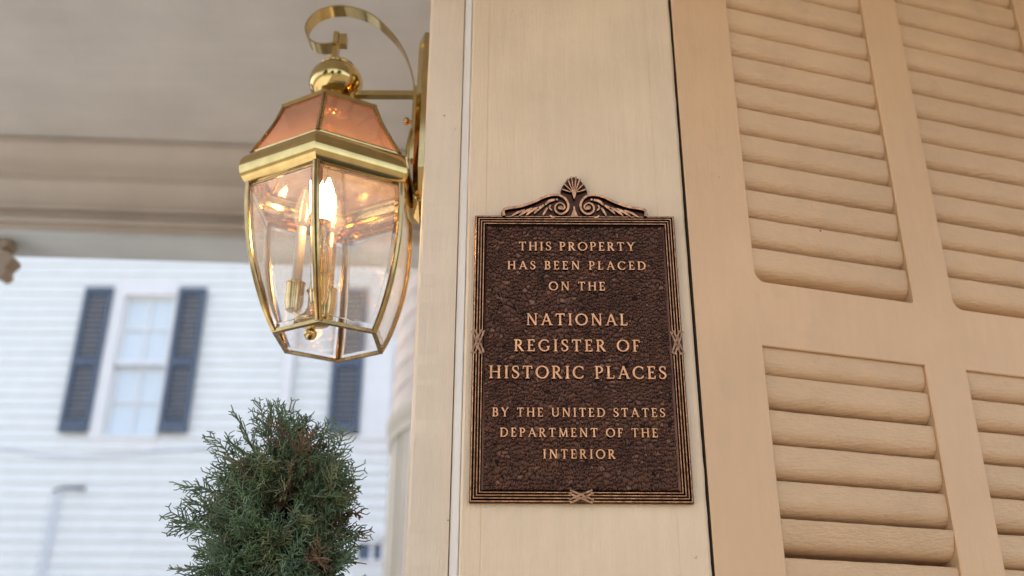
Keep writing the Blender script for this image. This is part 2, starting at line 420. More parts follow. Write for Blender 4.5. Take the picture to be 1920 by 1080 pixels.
wall(full, CHF, outer, 0.0); wall(full, TH, full, CHF, 2)
for q in OPN:
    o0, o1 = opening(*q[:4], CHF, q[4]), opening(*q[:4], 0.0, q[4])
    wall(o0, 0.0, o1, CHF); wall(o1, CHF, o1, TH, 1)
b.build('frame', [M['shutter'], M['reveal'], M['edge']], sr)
PITCHZ = 0.0434
def slat_prof(tilt=0.0):
    # (depth, dz) from the outer top edge; the top stands outward, the face rolls under and the foot is deep
    L = 0.057; th = 0.0075; pts = []; d = 0.0; z = 0.0; nrm_ = []
    for k in range(12):
        u = k/11; sm = min(1, max(0, (u-0.22)/0.52)); a = R(tilt*0.8 + 2*u + 66*sm*sm*(3-2*sm))
        pts.append((d, z)); nrm_.append((math.cos(a), math.sin(a)))
        d += math.sin(a)*L/11; z -= math.cos(a)*L/11
    front = pts; back = [(p[0] + q[0]*th, p[1] + q[1]*th) for p, q in zip(pts, nrm_)]
    nose = [(back[0][0], 0.0020), (th*0.6, 0.0034), (0.0022, 0.0028)]
    return front + [((front[-1][0]+back[-1][0])/2+0.001, (front[-1][1]+back[-1][1])/2-0.002)] + back[::-1][0:12:3] + nose
def slats(name, s0, s1, ztops, odd=None):
    b = MB(); nseg = 42
    for k, zt in enumerate(ztops):
        tilt = 0; d0 = 0.0045
        if odd is not None and k == odd: tilt = 16; d0 = 0.0008
        prof = slat_prof(tilt + rng.normal(0, 1.1)); n = len(prof)
        j0 = rng.normal(0, 0.0007); V = []
        ww = np.convolve(rng.normal(0,1,nseg+1), np.ones(3)/3, 'same')
        w2 = np.convolve(rng.normal(0,1,nseg+1), np.ones(5)/5, 'same')
        for i in range(nseg+1):
            s_ = s0 + 0.0006 + (s1-s0-0.0012)*i/nseg
            for q, (d, z) in enumerate(prof):
                r = 0.00028*ww[i] if (q == 0 or q >= n-2) else 0.00022*w2[i]*(min(q,11)/11)
                V.append(spt(s_, d0 + d, zt + j0 + z + r))
        F = [(i*n+q, (i+1)*n+q, (i+1)*n+(q+1)%n, i*n+(q+1)%n) for i in range(nseg) for q in range(n)]
        F += [tuple(range(n)), tuple(nseg*n+q for q in range(n))[::-1]]
        b.add(V, F)
    return b.build(name, M['slat'], sr, smooth=35)
upz = [0.5610 + PITCHZ*k for k in range(0, 17)]
loz = [0.4305 - 0.0434*k for k in range(0, 16)]; loz[0] -= 0.003
loz2 = list(loz); loz2[5] += 0.003
basez = [-0.364 - 0.0434*k for k in range(0, 16)]
for (a, c) in ((S['l1'],S['m0']),(S['m1'],S['r0'])):
    first = a < 0.2
    slats('louvre_panel', a, c, [z + 0.0030 for z in upz])
    slats('louvre_panel', a, c, [z + 0.0020 for z in loz], 5 if first else None)
    slats('louvre_panel', a, c, basez)
b = MB()
b.add([spt(S['l1']+0.001,TH-0.0015,SZ0+0.1),spt(S['r0']-0.001,TH-0.0015,SZ0+0.1),spt(S['r0']-0.001,TH-0.0005,SZ0+0.1),spt(S['l1']+0.001,TH-0.0005,SZ0+0.1),
       spt(S['l1']+0.001,TH-0.0015,SZ1-0.08),spt(S['r0']-0.001,TH-0.0015,SZ1-0.08),spt(S['r0']-0.001,TH-0.0005,SZ1-0.08),spt(S['l1']+0.001,TH-0.0005,SZ1-0.08)],
      [(0,3,2,1),(4,5,6,7),(0,1,5,4),(1,2,6,5),(2,3,7,6),(3,0,4,7)])

# ------------------------------------------------------------------ bronze plaque
PX0, PX1, PZ0, PZ1 = -0.0470, 0.2045, 0.2270, 0.5900
pq = empty('bronze_plaque', (0.0788, WY, PZ0), 'cast bronze historic register plaque with raised lettering and scrolled crest on the pilaster', 'plaque')
FY = WY - 0.0032                                    # level of the pebbled field
# field: real pebble relief from a jittered cell pattern
gx = np.arange(PX0+0.0115, PX1-0.0115, 0.00062); gz = np.arange(PZ0+0.0135, PZ1-0.0125, 0.00062)
npb = 3900
pp = np.stack([rng.uniform(PX0, PX1, npb), rng.uniform(PZ0, PZ1, npb)], 1)
# relax a little so that pebbles do not coincide
kd = kdtree.KDTree(npb)
for i, p in enumerate(pp): kd.insert((p[0], 0, p[1]), i)
kd.balance()
for i, p in enumerate(pp):
    f = np.zeros(2)
    for co, j, d in kd.find_n((p[0], 0, p[1]), 5)[1:]:
        v = p - pp[j]; d = max(d, 1e-5)
        if d < 0.0042: f += v/d*(0.0042-d)*0.35
    pp[i] = p + f
ang = rng.uniform(0, math.pi, npb); asp = rng.uniform(1.0, 1.45, npb); hh = rng.uniform(0.6, 1.0, npb)
kd = kdtree.KDTree(npb)
for i, p in enumerate(pp): kd.insert((p[0], 0, p[1]), i)
kd.balance()
V = []; nx, nz = len(gx), len(gz); pol = np.zeros((nz, nx)); own = np.zeros((nz, nx), dtype=int)
for iz, z in enumerate(gz):
    for ix, x in enumerate(gx):
        best = 9; sec = 9; bi = 0
        for co, j, d in kd.find_n((x, 0, z), 5):
            dx_, dz_ = x-pp[j,0], z-pp[j,1]
            ca, sa = math.cos(ang[j]), math.sin(ang[j])
            dd = math.hypot((dx_*ca+dz_*sa)/asp[j], -dx_*sa+dz_*ca)
            if dd < best: sec = best; best = dd; bi = j
            elif dd < sec: sec = dd
        e = min(1.0, (sec-best)/0.0034)
        h = math.sin(math.pi/2*e)**0.75*hh[bi]
        V.append((x, FY - 0.00135*h, z)); pol[iz, ix] = h; own[iz, ix] = bi
F = [(iz*nx+ix, iz*nx+ix+1, (iz+1)*nx+ix+1, (iz+1)*nx+ix) for iz in range(nz-1) for ix in range(nx-1)]
wornp = rng.random(npb) < 0.13
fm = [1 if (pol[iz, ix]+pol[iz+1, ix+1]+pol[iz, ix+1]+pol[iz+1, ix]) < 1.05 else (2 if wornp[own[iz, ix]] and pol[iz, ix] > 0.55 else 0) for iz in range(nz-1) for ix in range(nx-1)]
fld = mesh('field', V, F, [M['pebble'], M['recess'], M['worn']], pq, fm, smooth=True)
b = MB(); b.box(PX0+0.001, PX1-0.001, FY+0.0003, WY-0.0003, PZ0+0.001, PZ1-0.001); b.build('back_plate', M['patina'], pq)
# frame: four reeds swept round with mitred corners; crests of the reeds are rubbed bright
prof = [(0.0,0.0003,0),(0.0,0.0058,0)]; d = 0.0
for k in range(4):
    wd = 0.0033
    for (u, h, m) in ((0.10,0.0056,0),(0.24,0.0070,0),(0.38,0.0077,1),(0.62,0.0077,1),(0.78,0.0069,0),(0.97,0.0054,0)):
        prof.append((d+u*wd, h - 0.00045*abs(k-1.2), m))
    d += wd
prof += [(0.0134,0.0056,0),(0.0162,0.0031,2),(0.0164,0.0026,2)]
n = len(prof); V = []; F = []; MI = []
for (d_, h, m) in prof:
    V += [(PX0+d_, WY-h, PZ0+d_),(PX1-d_, WY-h, PZ0+d_),(PX1-d_, WY-h, PZ1-d_),(PX0+d_, WY-h, PZ1-d_)]
for i in range(n-1):
    for k in range(4):
        F.append((i*4+k, i*4+(k+1)%4, (i+1)*4+(k+1)%4, (i+1)*4+k)); MI.append(2 if prof[i+1][2] == 2 else 1 if (prof[i][2] and prof[i+1][2]) or (prof[i][1]<prof[i+1][1] and prof[i+1][2]) else 0)
mesh('frame', V, F, [M['patina'], M['bronze'], M['pebble']], pq, MI)

def ribbon(b, pts, y_base, y_top, m_top=0, m_side=0, bev=0.35, closed=False):
    """raised flat-topped stroke on the plaque: pts (x, z, width)"""
    P = [np.array(p[:2]) for p in pts]; W = [p[2] for p in pts]; n = len(P); V = []
    for i in range(n):
        t = P[min(i+1,n-1)] - P[max(i-1,0)]
        t = t/(np.linalg.norm(t)+1e-12); q = np.array([-t[1], t[0]]); h = W[i]/2
        g = min(bev*abs(y_base-y_top), h*0.5)
        ext = t*(g*0.6)*(-1 if i == 0 else (1 if i == n-1 else 0))
        for off, y, ex in ((-(h+g), y_base, 1), (-h+0.0, y_top, 0), (h-0.0, y_top, 0), (h+g, y_base, 1)):
            c = P[i] + q*off + ext*ex; V.append((c[0], y, c[1]))
    F = []; base = []
    for i in range(n-1):
        a, c = i*4, (i+1)*4
        b.add([], [])
        F += [((a, a+1, c+1, c), m_side), ((a+1, a+2, c+2, c+1), m_top), ((a+2, a+3, c+3, c+2), m_side)]
    F += [((0,3,2,1), m_side), (((n-1)*4, (n-1)*4+1, (n-1)*4+2, (n-1)*4+3), m_side)]
    o = len(b.V); b.V += V
    for f, m in F: b.F.append([o+i for i in f]); b.M.append(m)

T, TT = 0.150, 0.090
def arc(cx, cy, rx, ry, a0, a1, n=14, thick=T, thin=TT):
    out = []
    for k in range(n+1):
        a = R(a0 + (a1-a0)*k/n)
        out.append((cx+rx*math.cos(a), cy+ry*math.sin(a), thin+(thick-thin)*abs(math.cos(a))**1.3))
    return out
def st(x, w=T, y0=0.0, y1=1.0): return [(x,y0,w),(x,y1,w)]
def sf(x, y, l=0.30): return [(x-l/2, 0.028 if y == 0 else 0.972, 0.056),(x+l/2, 0.028 if y == 0 else 0.972, 0.056)]
def stemS(x, w=T): return [st(x,w), sf(x,0), sf(x,1)]
def hb(x0, x1, y, w=TT): return [(x0,y,w),(x1,y,w)]
def tip(x, y0, y1, w=0.07): return [(x,y0,w),(x,y1,w)]
def smooth_s():
    p = catmull([(0.50,0.76),(0.45,0.93),(0.29,0.965),(0.13,0.89),(0.10,0.73),(0.20,0.60),(0.34,0.50),(0.47,0.38),(0.50,0.22),(0.38,0.07),(0.24,0.035),(0.10,0.09),(0.06,0.26)], 4)
    n = len(p); return [(q[0], q[1], TT*0.85 + (T-TT*0.85)*math.sin(math.pi*min(1,max(0,(i/(n-1)-0.15)/0.7)))**1.2) for i, q in enumerate(p)]
G = {
 'A': (0.92, [[(0.13,0.02,TT),(0.455,0.99,TT)],[(0.435,0.99,T),(0.79,0.02,T)],hb(0.24,0.66,0.35,0.08),sf(0.13,0,0.26),sf(0.80,0,0.28)]),
 'B': (0.68, stemS(0.16)[:1]+[hb(0.02,0.34,0.96),hb(0.16,0.36,0.53,0.08),hb(0.02,0.34,0.04),arc(0.33,0.745,0.20,0.215,90,-90,10),arc(0.34,0.285,0.24,0.245,90,-90,10)]),
 'C': (0.88, [arc(0.48,0.5,0.41,0.46,48,312,26),tip(0.77,0.70,0.93,0.06),tip(0.77,0.10,0.26,0.05)]),
 'D': (0.90, [st(0.16),hb(0.02,0.40,0.957),hb(0.02,0.40,0.043),arc(0.38,0.5,0.42,0.457,90,-90,18)]),
 'E': (0.64, [st(0.16),hb(0.02,0.56,0.955),hb(0.16,0.44,0.52,0.08),hb(0.02,0.58,0.045),tip(0.545,0.76,0.95),tip(0.565,0.05,0.25),tip(0.43,0.43,0.61,0.05)]),
 'F': (0.60, [st(0.16),hb(0.02,0.55,0.955),hb(0.16,0.43,0.50,0.08),sf(0.16,0,0.32),tip(0.535,0.75,0.95),tip(0.42,0.41,0.59,0.05)]),
 'G': (0.92, [arc(0.48,0.5,0.41,0.46,50,318,26),st(0.77,T,0.13,0.42),hb(0.64,0.90,0.42,0.056),tip(0.76,0.72,0.93,0.06)]),
 'H': (0.92, stemS(0.17)+stemS(0.75)+[hb(0.17,0.75,0.52,0.08)]),
 'I': (0.36, stemS(0.18)),
 'L': (0.62, [st(0.16),sf(0.16,1,0.32),hb(0.02,0.56,0.045),tip(0.555,0.05,0.26)]),
 'M': (1.08, [[(0.17,0.0,TT),(0.21,0.98,TT)],[(0.21,0.98,T),(0.53,0.05,T*0.9)],[(0.53,0.05,TT),(0.86,0.98,TT)],[(0.86,0.98,T),(0.92,0.0,T)],sf(0.17,0,0.26),sf(0.92,0,0.28),hb(0.10,0.22,0.972,0.056),hb(0.84,0.98,0.972,0.056)]),
 'N': (0.94, [st(0.17,TT),st(0.77,TT),[(0.17,0.99,T),(0.77,0.02,T)],sf(0.17,0,0.26),hb(0.05,0.20,0.972,0.056),sf(0.77,1,0.26)]),
 'O': (1.00, [arc(0.5,0.5,0.42,0.46,0,360,34)]),
 'P': (0.66, [st(0.16),sf(0.16,0,0.32),hb(0.02,0.34,0.957),hb(0.16,0.34,0.47,0.08),arc(0.32,0.714,0.24,0.243,90,-90,12)]),
 'R': (0.78, [st(0.16),sf(0.16,0,0.32),hb(0.02,0.34,0.957),hb(0.16,0.34,0.50,0.08),arc(0.32,0.728,0.22,0.228,90,-90,12),[(0.34,0.50,T),(0.66,0.03,T)],hb(0.60,0.78,0.028,0.056)]),
 'S': (0.58, [smooth_s(),tip(0.49,0.70,0.92,0.05),tip(0.075,0.08,0.30,0.05)]),
 'T': (0.78, [st(0.39),sf(0.39,0,0.32),hb(0.04,0.74,0.955),tip(0.065,0.76,0.95),tip(0.715,0.76,0.95)]),
 'U': (0.88, [[(0.16,0.32,T),(0.16,1.0,T)],arc(0.44,0.33,0.28,0.29,180,360,14,T*0.95,TT),[(0.72,0.32,TT),(0.72,1.0,TT)],sf(0.16,1,0.28),sf(0.72,1,0.24)]),
 'Y': (0.84, [[(0.11,0.99,T),(0.42,0.48,T)],[(0.73,0.99,TT),(0.42,0.48,TT)],st(0.42,T,0.0,0.50),sf(0.42,0,0.30),sf(0.12,1,0.26),sf(0.74,1,0.24)]),
}
LINES = [('THIS PROPERTY',0.0082,0.1532,0.5411,0.0119),('HAS BEEN PLACED',-0.0058,0.1656,0.5150,0.0114),('ON THE',0.0451,0.1143,0.4868,0.0116),
         ('NATIONAL',0.0172,0.1400,0.4408,0.0153),('REGISTER OF',0.0028,0.1534,0.4073,0.0151),('HISTORIC PLACES',-0.0269,0.1829,0.3732,0.0158),
         ('BY THE UNITED STATES',-0.0223,0.1784,0.3267,0.0107),('DEPARTMENT OF THE',-0.0130,0.1688,0.3027,0.0106),('INTERIOR',0.0361,0.1187,0.2775,0.0107)]
LY = FY - 0.0029
for text, x0, x1, zb_, cap in LINES:
    wsp = 0.55*cap*0.62
    nat = sum(G[c][0]*cap if c != ' ' else wsp for c in text)
    gap = (x1-x0-nat)/(len(text)-1) if len(text) > 1 else 0
    b = MB(); x = x0; k = 0
    for c in text:
        if c == ' ': x += wsp + gap; continue
        adv, strokes = G[c]
        for s_ in strokes:
            ribbon(b, [(x+p[0]*cap, zb_+p[1]*cap, p[2]*cap) for p in s_], FY+0.0002, LY - 0.000012*(k % 9), 0, 1, 0.14); k += 1
        x += adv*cap + gap
    prop(b.build('lettering', [M['letter'], M['letter_side']], pq), 'raised bronze lettering reading ' + text)

# crossed ribbon ties over the frame
def tie(cx, cz, vertical):
    b = MB(); L, Wd = 0.0150, 0.0056
    if vertical: b.box(cx-Wd, cx+Wd, WY-0.0074, WY-0.003, cz-L*0.62, cz+L*0.62, 1)
    else: b.box(cx-L*0.62, cx+L*0.62, WY-0.0074, WY-0.003, cz-Wd, cz+Wd, 1)
    for k, sgn in enumerate((1, -1)):
        dd = np.array([Wd, sgn*L]) if vertical else np.array([L*0.9, sgn*Wd])
        ddn = dd/np.linalg.norm(dd); q = np.array([-ddn[1], ddn[0]])
        for o in (-0.0019, 0.0019):
            c = np.array([cx, cz]) + q*o
            ribbon(b, [(*(c-dd*0.98), 0.0021), (*(c+dd*0.98), 0.0021)], WY-0.0070, WY-0.0088+0.0006*k, 0, 1, 0.25)
    return b.build('ribbon_tie', [M['tie'], M['patina']], pq)
tie(PX0+0.0068, 0.4185, True); tie(PX1-0.0068, 0.4185, True); tie(0.0785, PZ0+0.0068, False)

# crest
KX, KZ = 0.0001056, 0.000123
def cp(zx, zy): return (0.0788 + (zx-925)*KX, 0.5895 + (560-zy)*KZ)
cr = empty('crest', (0.0788-pq.location.x, 0, 0.5895-pq.location.z)); cr.parent = pq
half = [(60,575),(62,480),(250,450),(330,428),(450,385),(545,340),(640,308),(740,306),(765,300),(762,265),(785,205),(838,138),(880,104),(925,90)]
ol = half + [(1850-x, y) for x, y in half[::-1][1:]]
pts = [cp(*p) for p in ol]; n = len(pts); b = MB()
b.add([(x, WY-0.0003, z) for x, z in pts] + [(x, WY-0.0052, z) for x, z in pts],
      [tuple(range(n)), tuple(range(n,2*n))[::-1]] + [((i+1)%n, i, n+i, n+(i+1)%n) for i in range(n)])
b.build('crest_plate', M['patina'], cr)
def mir(P, f): return [(1850-x, y) if f else (x, y) for x, y in P]
def stroke(b, P, w0, w1, y0, y1, f=False, n=6, peak=False):
    q = [cp(*p) for p in catmull(mir(P, f), n)]; m = len(q)
    ws = [w0+(w1-w0)*i/(m-1) for i in range(m)]
    if peak: ws = [w0*0.35 + w0*0.65*math.sin(math.pi*min(1, 0.12+0.88*i/(m-1)))**0.8 for i in range(m)]
    ribbon(b, [(p[0], p[1], w_*KX) for p, w_ in zip(q, ws)], y0, y1, 0, 1, 0.5)
for f in (False, True):
    b = MB()
    stroke(b, [(78,570),(84,497),(250,466),(330,446),(450,403),(550,356),(650,327),(745,328),(815,368),(852,440),(840,500),(795,540),(745,545),(700,515),(692,470),(715,432),(755,420),(795,440),(805,475),(780,500)], 34, 17, WY-0.005, WY-0.0098, f, 7)
    q = cp(*mir([(757,470)], f)[0]); b.lathe([(0.0034,0),(0.0030,0.0012),(0.0001,0.0016)], (0,0,0), 16)
    k0 = len(b.V) - 3*16
    for i in range(k0, len(b.V)):
        x, y, z = b.V[i]; b.V[i] = (q[0]+x, WY-0.0078-z, q[1]+y)
    b.build('scroll', [M['bronze'], M['patina']], cr)
    b = MB()
    for P, w_ in (([(690,375),(620,395),(575,440)],34),([(560,440),(500,480),(440,540)],34),([(600,470),(570,520),(545,560)],26),([(500,470),(420,500),(345,560)],34),
                  ([(420,480),(330,520),(255,570)],32),([(330,500),(240,530),(165,575)],28),([(640,440),(625,470),(655,505)],22),([(630,560),(650,575),(690,582)],22)):
        stroke(b, P, w_, w_, WY-0.005, WY-0.0085, f, 4, True)
    q = cp(*mir([(715,375)], f)[0]); ribbon(b, [(q[0]-0.0012,q[1],0.0024),(q[0]+0.0012,q[1],0.0024)], WY-0.005, WY-0.0088, 0, 1, 0.3)
    b.build('acanthus_leaf', [M['bronze'], M['patina']], cr)
b = MB()
for a in (-75,-52,-31,-11,11,31,52,75):
    ex, ey = 905+20+math.sin(R(a))*150, 300-math.cos(R(a))*(205 if abs(a) < 40 else 175)
    mx, my = 925+math.sin(R(a))*62, 300-math.cos(R(a))*70
    q = [cp(925+math.sin(R(a))*10, 290), cp(mx, my), cp(ex, ey)]
    ribbon(b, [(q[0][0],q[0][1],0.0008),(q[1][0],q[1][1],0.0012),(q[2][0],q[2][1],0.0017)], WY-0.005, WY-0.0092, 0, 1, 0.6)
q = [cp(925,270), cp(925,310), cp(925,370)]
ribbon(b, [(q[0][0],q[0][1],0.002),(q[1][0],q[1][1],0.005),(q[2][0],q[2][1],0.001)], WY-0.005, WY-0.0102, 0, 1, 0.6)
b.build('shell', [M['bronze'], M['patina']], cr)
b = MB()
q = [cp(922,455), cp(922,500), cp(922,540), cp(922,580)]
ribbon(b, [(q[0][0],q[0][1],0.0012),(q[1][0],q[1][1],0.0026),(q[2][0],q[2][1],0.0062),(q[3][0],q[3][1],0.0098)], WY-0.005, WY-0.0090, 0, 1, 0.4)
b.build('fan_drop', [M['bronze'], M['patina']], cr)

# ------------------------------------------------------------------ brass lantern
LX, LYc = -0.2548, 1.22
ln = empty('wall_lantern', (-0.2548, 1.22, 0.4635), 'lit six sided polished brass wall lantern with clear glass on a curled bracket', 'lantern')
def ax(z): return LX - 0.060*(z-0.6716)          # it hangs a few degrees out of plumb
def hx(k, r, z):                                  # hexagon corner k (0 faces the camera)
    a = R(60*k); return np.array([ax(z) + r*math.sin(a), LYc - r*math.cos(a), z])
GP = [tuple(p) for p in catmull([(0.1205,0.6715),(0.1205,0.650),(0.1188,0.622),(0.1150,0.5875),(0.1068,0.547),(0.0948,0.508),(0.0837,0.4805),(0.0747,0.4635)], 3)]
GP = [(r, z) for r, z in GP]
RP = [tuple(p) for p in catmull([(0.1170,0.7195),(0.1005,0.750),(0.0858,0.780),(0.0755,0.8075)], 4)]
def panel(name, prof, k, matc, matb, bw=0.0095, flat=0.0020, edge=0.0008):
    """one curved pane between corners k and k+1: bevelled outer face, plain inner face"""
    nv = len(prof)-1; V = []; F = []; MI = []
    A = [hx(k, *p) for p in prof]; B = [hx(k+1, *p) for p in prof]
    nn = np.array([math.sin(R(60*k+30)), -math.cos(R(60*k+30)), 0.0])
    # rows: insert bevel rows near both ends
    s = np.concatenate([[0], np.cumsum([np.linalg.norm(A[i+1]-A[i]) for i in range(nv)])]); tot = s[-1]
    rows = np.unique(np.round(np.concatenate([[0, bw, tot-bw, tot], s[(s > bw*1.3) & (s < tot-bw*1.3)]]), 6))
    def at(P, q): return np.array([np.interp(q, s, [p[i] for p in P]) for i in range(3)])
    nr = len(rows)
    for side in (0, 1):
        for q in rows:
            a, c = at(A, q), at(B, q); L = np.linalg.norm(c-a); t = (c-a)/L
            for u in (0.0015, bw, L-bw, L-0.0015):
                vert_edge = min(q, tot-q) < 1e-5; hor_edge = u < 0.002 or u > L-0.002
                th = edge if (vert_edge or hor_edge) else flat
                V.append(a + t*u + nn*((-0.0015 + th) if side == 0 else -0.0015))
    for side in (0, 1):
        o = side*nr*4
        for i in range(nr-1):
            for j in range(3):
                f = (o+i*4+j, o+i*4+j+1, o+(i+1)*4+j+1, o+(i+1)*4+j)
                F.append(f if side == 1 else f[::-1]); MI.append(0 if (j == 1 and 0 < i < nr-2) else 1)
    o = nr*4
    for i in range(nr-1):
        F += [(i*4, (i+1)*4, o+(i+1)*4, o+i*4), (i*4+3, o+i*4+3, o+(i+1)*4+3, (i+1)*4+3)]; MI += [1,1]
    for j in range(3):
        F += [(j, o+j, o+j+1, j+1), ((nr-1)*4+j, (nr-1)*4+j+1, o+(nr-1)*4+j+1, o+(nr-1)*4+j)]; MI += [1,1]
    return mesh(name, V, F, [matc, matb], ln, MI)
for k in range(6):
    panel('glass_pane', GP, k, M['glass'], M['bevel'])
    panel('roof_pane', RP, k, M['roofglass'], M['roofglass'], 0.007)
# corner cames: two flanges with a dark seam between
def came(name, prof, k, wd, matm=None):
    b = MB()
    for side in (-1, 1):
        V = []
        for (r, z) in prof:
            c = hx(k, r+0.0016, z); d_ = hx(k+side, r+0.0016, z) - c; d_ /= np.linalg.norm(d_)
            mid = R(60*k + 30*side); nn = np.array([math.sin(mid), -math.cos(mid), 0])
            for u, h in ((0.0003,0.0005),(0.0010,0.0022),(wd-0.0012,0.0020),(wd,0.0008),(wd,-0.0025),(0.0003,-0.0025)):
                V.append(c + d_*u + nn*h)
        n = len(prof)
        F = [(i*6+j, i*6+(j+1)%6, (i+1)*6+(j+1)%6, (i+1)*6+j) for i in range(n-1) for j in range(6)]
        F += [tuple(range(6))[::-1], tuple((n-1)*6+j for j in range(6))]
        b.add(V, F, 0)
    V = []
    for (r, z) in prof:
        for dr, sx in ((0.0014,-0.0012),(0.0014,0.0012),(-0.003,0.0012),(-0.003,-0.0012)):
            a = R(60*k); V.append((ax(z)+(r+dr)*math.sin(a)+sx*math.cos(a), LYc-(r+dr)*math.cos(a)+sx*math.sin(a), z))
    n = len(prof)
    b.add(V, [(i*4+j, i*4+(j+1)%4, (i+1)*4+(j+1)%4, (i+1)*4+j) for i in range(n-1) for j in range(4)] + [(3,2,1,0), tuple((n-1)*4+j for j in range(4))], 1)
    return b.build(name, [matm or M['brass'], M['seam']], ln, smooth=30)
for k in range(6):
    came('rib', GP, k, 0.0054, M['brass_rib'])
    came('roof_rib', RP, k, 0.0040, M['brass_dark'])
def hexring(b, prof, closed=True, m=0):
    n = len(prof); V = [hx(k, *p) for p in prof for k in range(6)]
    F = [(i*6+k, i*6+(k+1)%6, ((i+1)%n)*6+(k+1)%6, ((i+1)%n)*6+k) for i in range(n if closed else n-1) for k in range(6)]
    b.add(V, F, m)
b = MB()
out_ = [(0.1165+0.0172*math.cos(R(a)), 0.6920+0.0242*math.sin(R(a))) for a in range(-78, 91, 7)]
out_ = [(0.1180,0.6665)] + out_ + [(0.1172,0.7180),(0.1172,0.7215),(0.1150,0.7225),(0.1150,0.7160)]
inn_ = [(0.1150+0.0140*math.cos(R(a)), 0.6920+0.0215*math.sin(R(a))) for a in range(80, -81, -10)]
hexring(b, out_ + inn_ + [(0.1160,0.6665)])
b.build('cornice_band', M['brass'], ln, smooth=32)
b = MB(); hexring(b, [(0.0775,0.4612),(0.0772,0.4660),(0.0745,0.4665),(0.0705,0.4635),(0.0710,0.4610)]); b.build('bottom_frame', M['brass_dark'], ln)
b = MB(); hexring(b, [(0.0790,0.8050),(0.0790,0.8115),(0.0300,0.8180),(0.0300,0.8150),(0.0740,0.8060)]); b.build('roof_cap', M['brass'], ln)
b = MB(); b.lathe([(0.034,0.8165),(0.030,0.8260),(0.020,0.8340),(0.013,0.8430),(0.0125,0.850)], (-0.2645,LYc,0), 32)
b.build('cap_dome', M['brass'], ln, smooth=True)
b = MB()
prof = [(0.0100,0.838)] + [(0.0400*math.cos(R(a)), 0.8765+0.0345*math.sin(R(a))) for a in range(-76, 50, 6)] + [(0.0262,0.9036),(0.0268,0.9050),(0.0262,0.9064),(0.0200,0.9105),(0.0120,0.9140),(0.0085,0.9150),(0.0075,0.918)]
rmid = [p for p in prof]
b.lathe(prof, (-0.2650,LYc,0), 48)
b.build('finial_ball', M['brass'], ln, smooth=40)
# flat strap stem with folded head
b = MB(); b.box(-0.2740,-0.2660,LYc-0.009,LYc+0.009,0.915,0.962); b.box(-0.2655,-0.2540,LYc-0.007,LYc+0.007,0.945,0.964)
b.box(-0.2735,-0.2655,LYc-0.0088,LYc+0.0088,0.9622,0.9665)
b.build('stem_strap', M['brass'], ln)
# scrolled flat strap from the back plate over the finial
sp = catmull([(-0.1440,0.845),(-0.1500,0.8853),(-0.1645,0.9294),(-0.1864,0.9646),(-0.2211,0.9985),(-0.2633,1.0125),(-0.2960,1.0055),(-0.3130,0.9870),(-0.3165,0.9680),(-0.3085,0.9490),(-0.2930,0.9405),(-0.2690,0.9430)], 8)
V = []; n = len(sp)
for i, p in enumerate(sp):
    t = sp[min(i+1,n-1)] - sp[max(i-1,0)]; t /= np.linalg.norm(t); q = np.array([-t[1], t[0]])
    u = i/(n-1); hw = 0.0045 + 0.0080*min(1, u/0.35)
    for (yy, o) in ((-hw,-0.0011),(hw,-0.0011),(hw,0.0011),(-hw,0.0011)):
        c = p + q*o; V.append((c[0], LYc+yy, c[1]))
mesh('scroll_strap', V, [(i*4+j, i*4+(j+1)%4, (i+1)*4+(j+1)%4, (i+1)*4+j) for i in range(n-1) for j in range(4)] + [(3,2,1,0), tuple((n-1)*4+j for j in range(4))], M['brass'], ln, smooth=40)
b = MB(); b.box(-0.2650,-0.1440,LYc-0.006,LYc+0.006,0.8525,0.8605); b.build('arm', M['brass'], ln)
# back plate with tapering foot and thumb screw
b = MB()
pf = [(-0.055,0.700),(-0.055,0.915),(-0.048,0.934),(0.048,0.934),(0.055,0.915),(0.055,0.700),(0.030,0.660),(0.0,0.640),(-0.030,0.660)]
n = len(pf)
b.add([(-0.1172,LYc+y,z) for y,z in pf] + [(-0.1300,LYc+y,z) for y,z in pf] + [(-0.1385,LYc+y*0.78,0.79+(z-0.79)*0.93) for y,z in pf],
      [tuple(range(n)), tuple(range(2*n,3*n))[::-1]] + [((i+1)%n, i, n+i, n+(i+1)%n) for i in range(n)] + [(n+(i+1)%n, n+i, 2*n+i, 2*n+(i+1)%n) for i in range(n)])
b.build('back_plate', M['brass'], ln)
b = MB(); b.box(-0.1480,-0.1388,LYc-0.008,LYc+0.008,0.742,0.868); b.build('back_bar', M['brass'], ln)
b = MB(); b.tube([(-0.1482,LYc-0.004,0.8065),(-0.1525,LYc-0.004,0.8072)], 0.0028, 10); b.tube([(-0.1525,LYc-0.004,0.8072),(-0.1540,LYc-0.004,0.8074),(-0.1580,LYc-0.004,0.8078),(-0.1592,LYc-0.004,0.8080)], [0.0045,0.0058,0.0058,0.004], 14)
b.build('thumb_screw', M['brass_dark'], ln, smooth=True)
# leaf-shaped stay from the cornice down to the foot of the back plate
lp = catmull([(-0.1395,0.760),(-0.1425,0.735),(-0.1435,0.712),(-0.1400,0.690),(-0.1340,0.670),(-0.1285,0.648)], 6)
V = []; n = len(lp)
for i, p in enumerate(lp):
    u = i/(n-1); hw = 0.004 + 0.010*math.sin(math.pi*min(1, u*1.05))
    for (yy, o) in ((-hw,-0.0012),(hw,-0.0012),(hw,0.0012),(-hw,0.0012)): V.append((p[0]+o-0.002, LYc-0.055+yy, p[1]))
mesh('leaf_stay', V, [(i*4+j, i*4+(j+1)%4, (i+1)*4+(j+1)%4, (i+1)*4+j) for i in range(n-1) for j in range(4)] + [(3,2,1,0), tuple((n-1)*4+j for j in range(4))], M['brass'], ln, smooth=40)
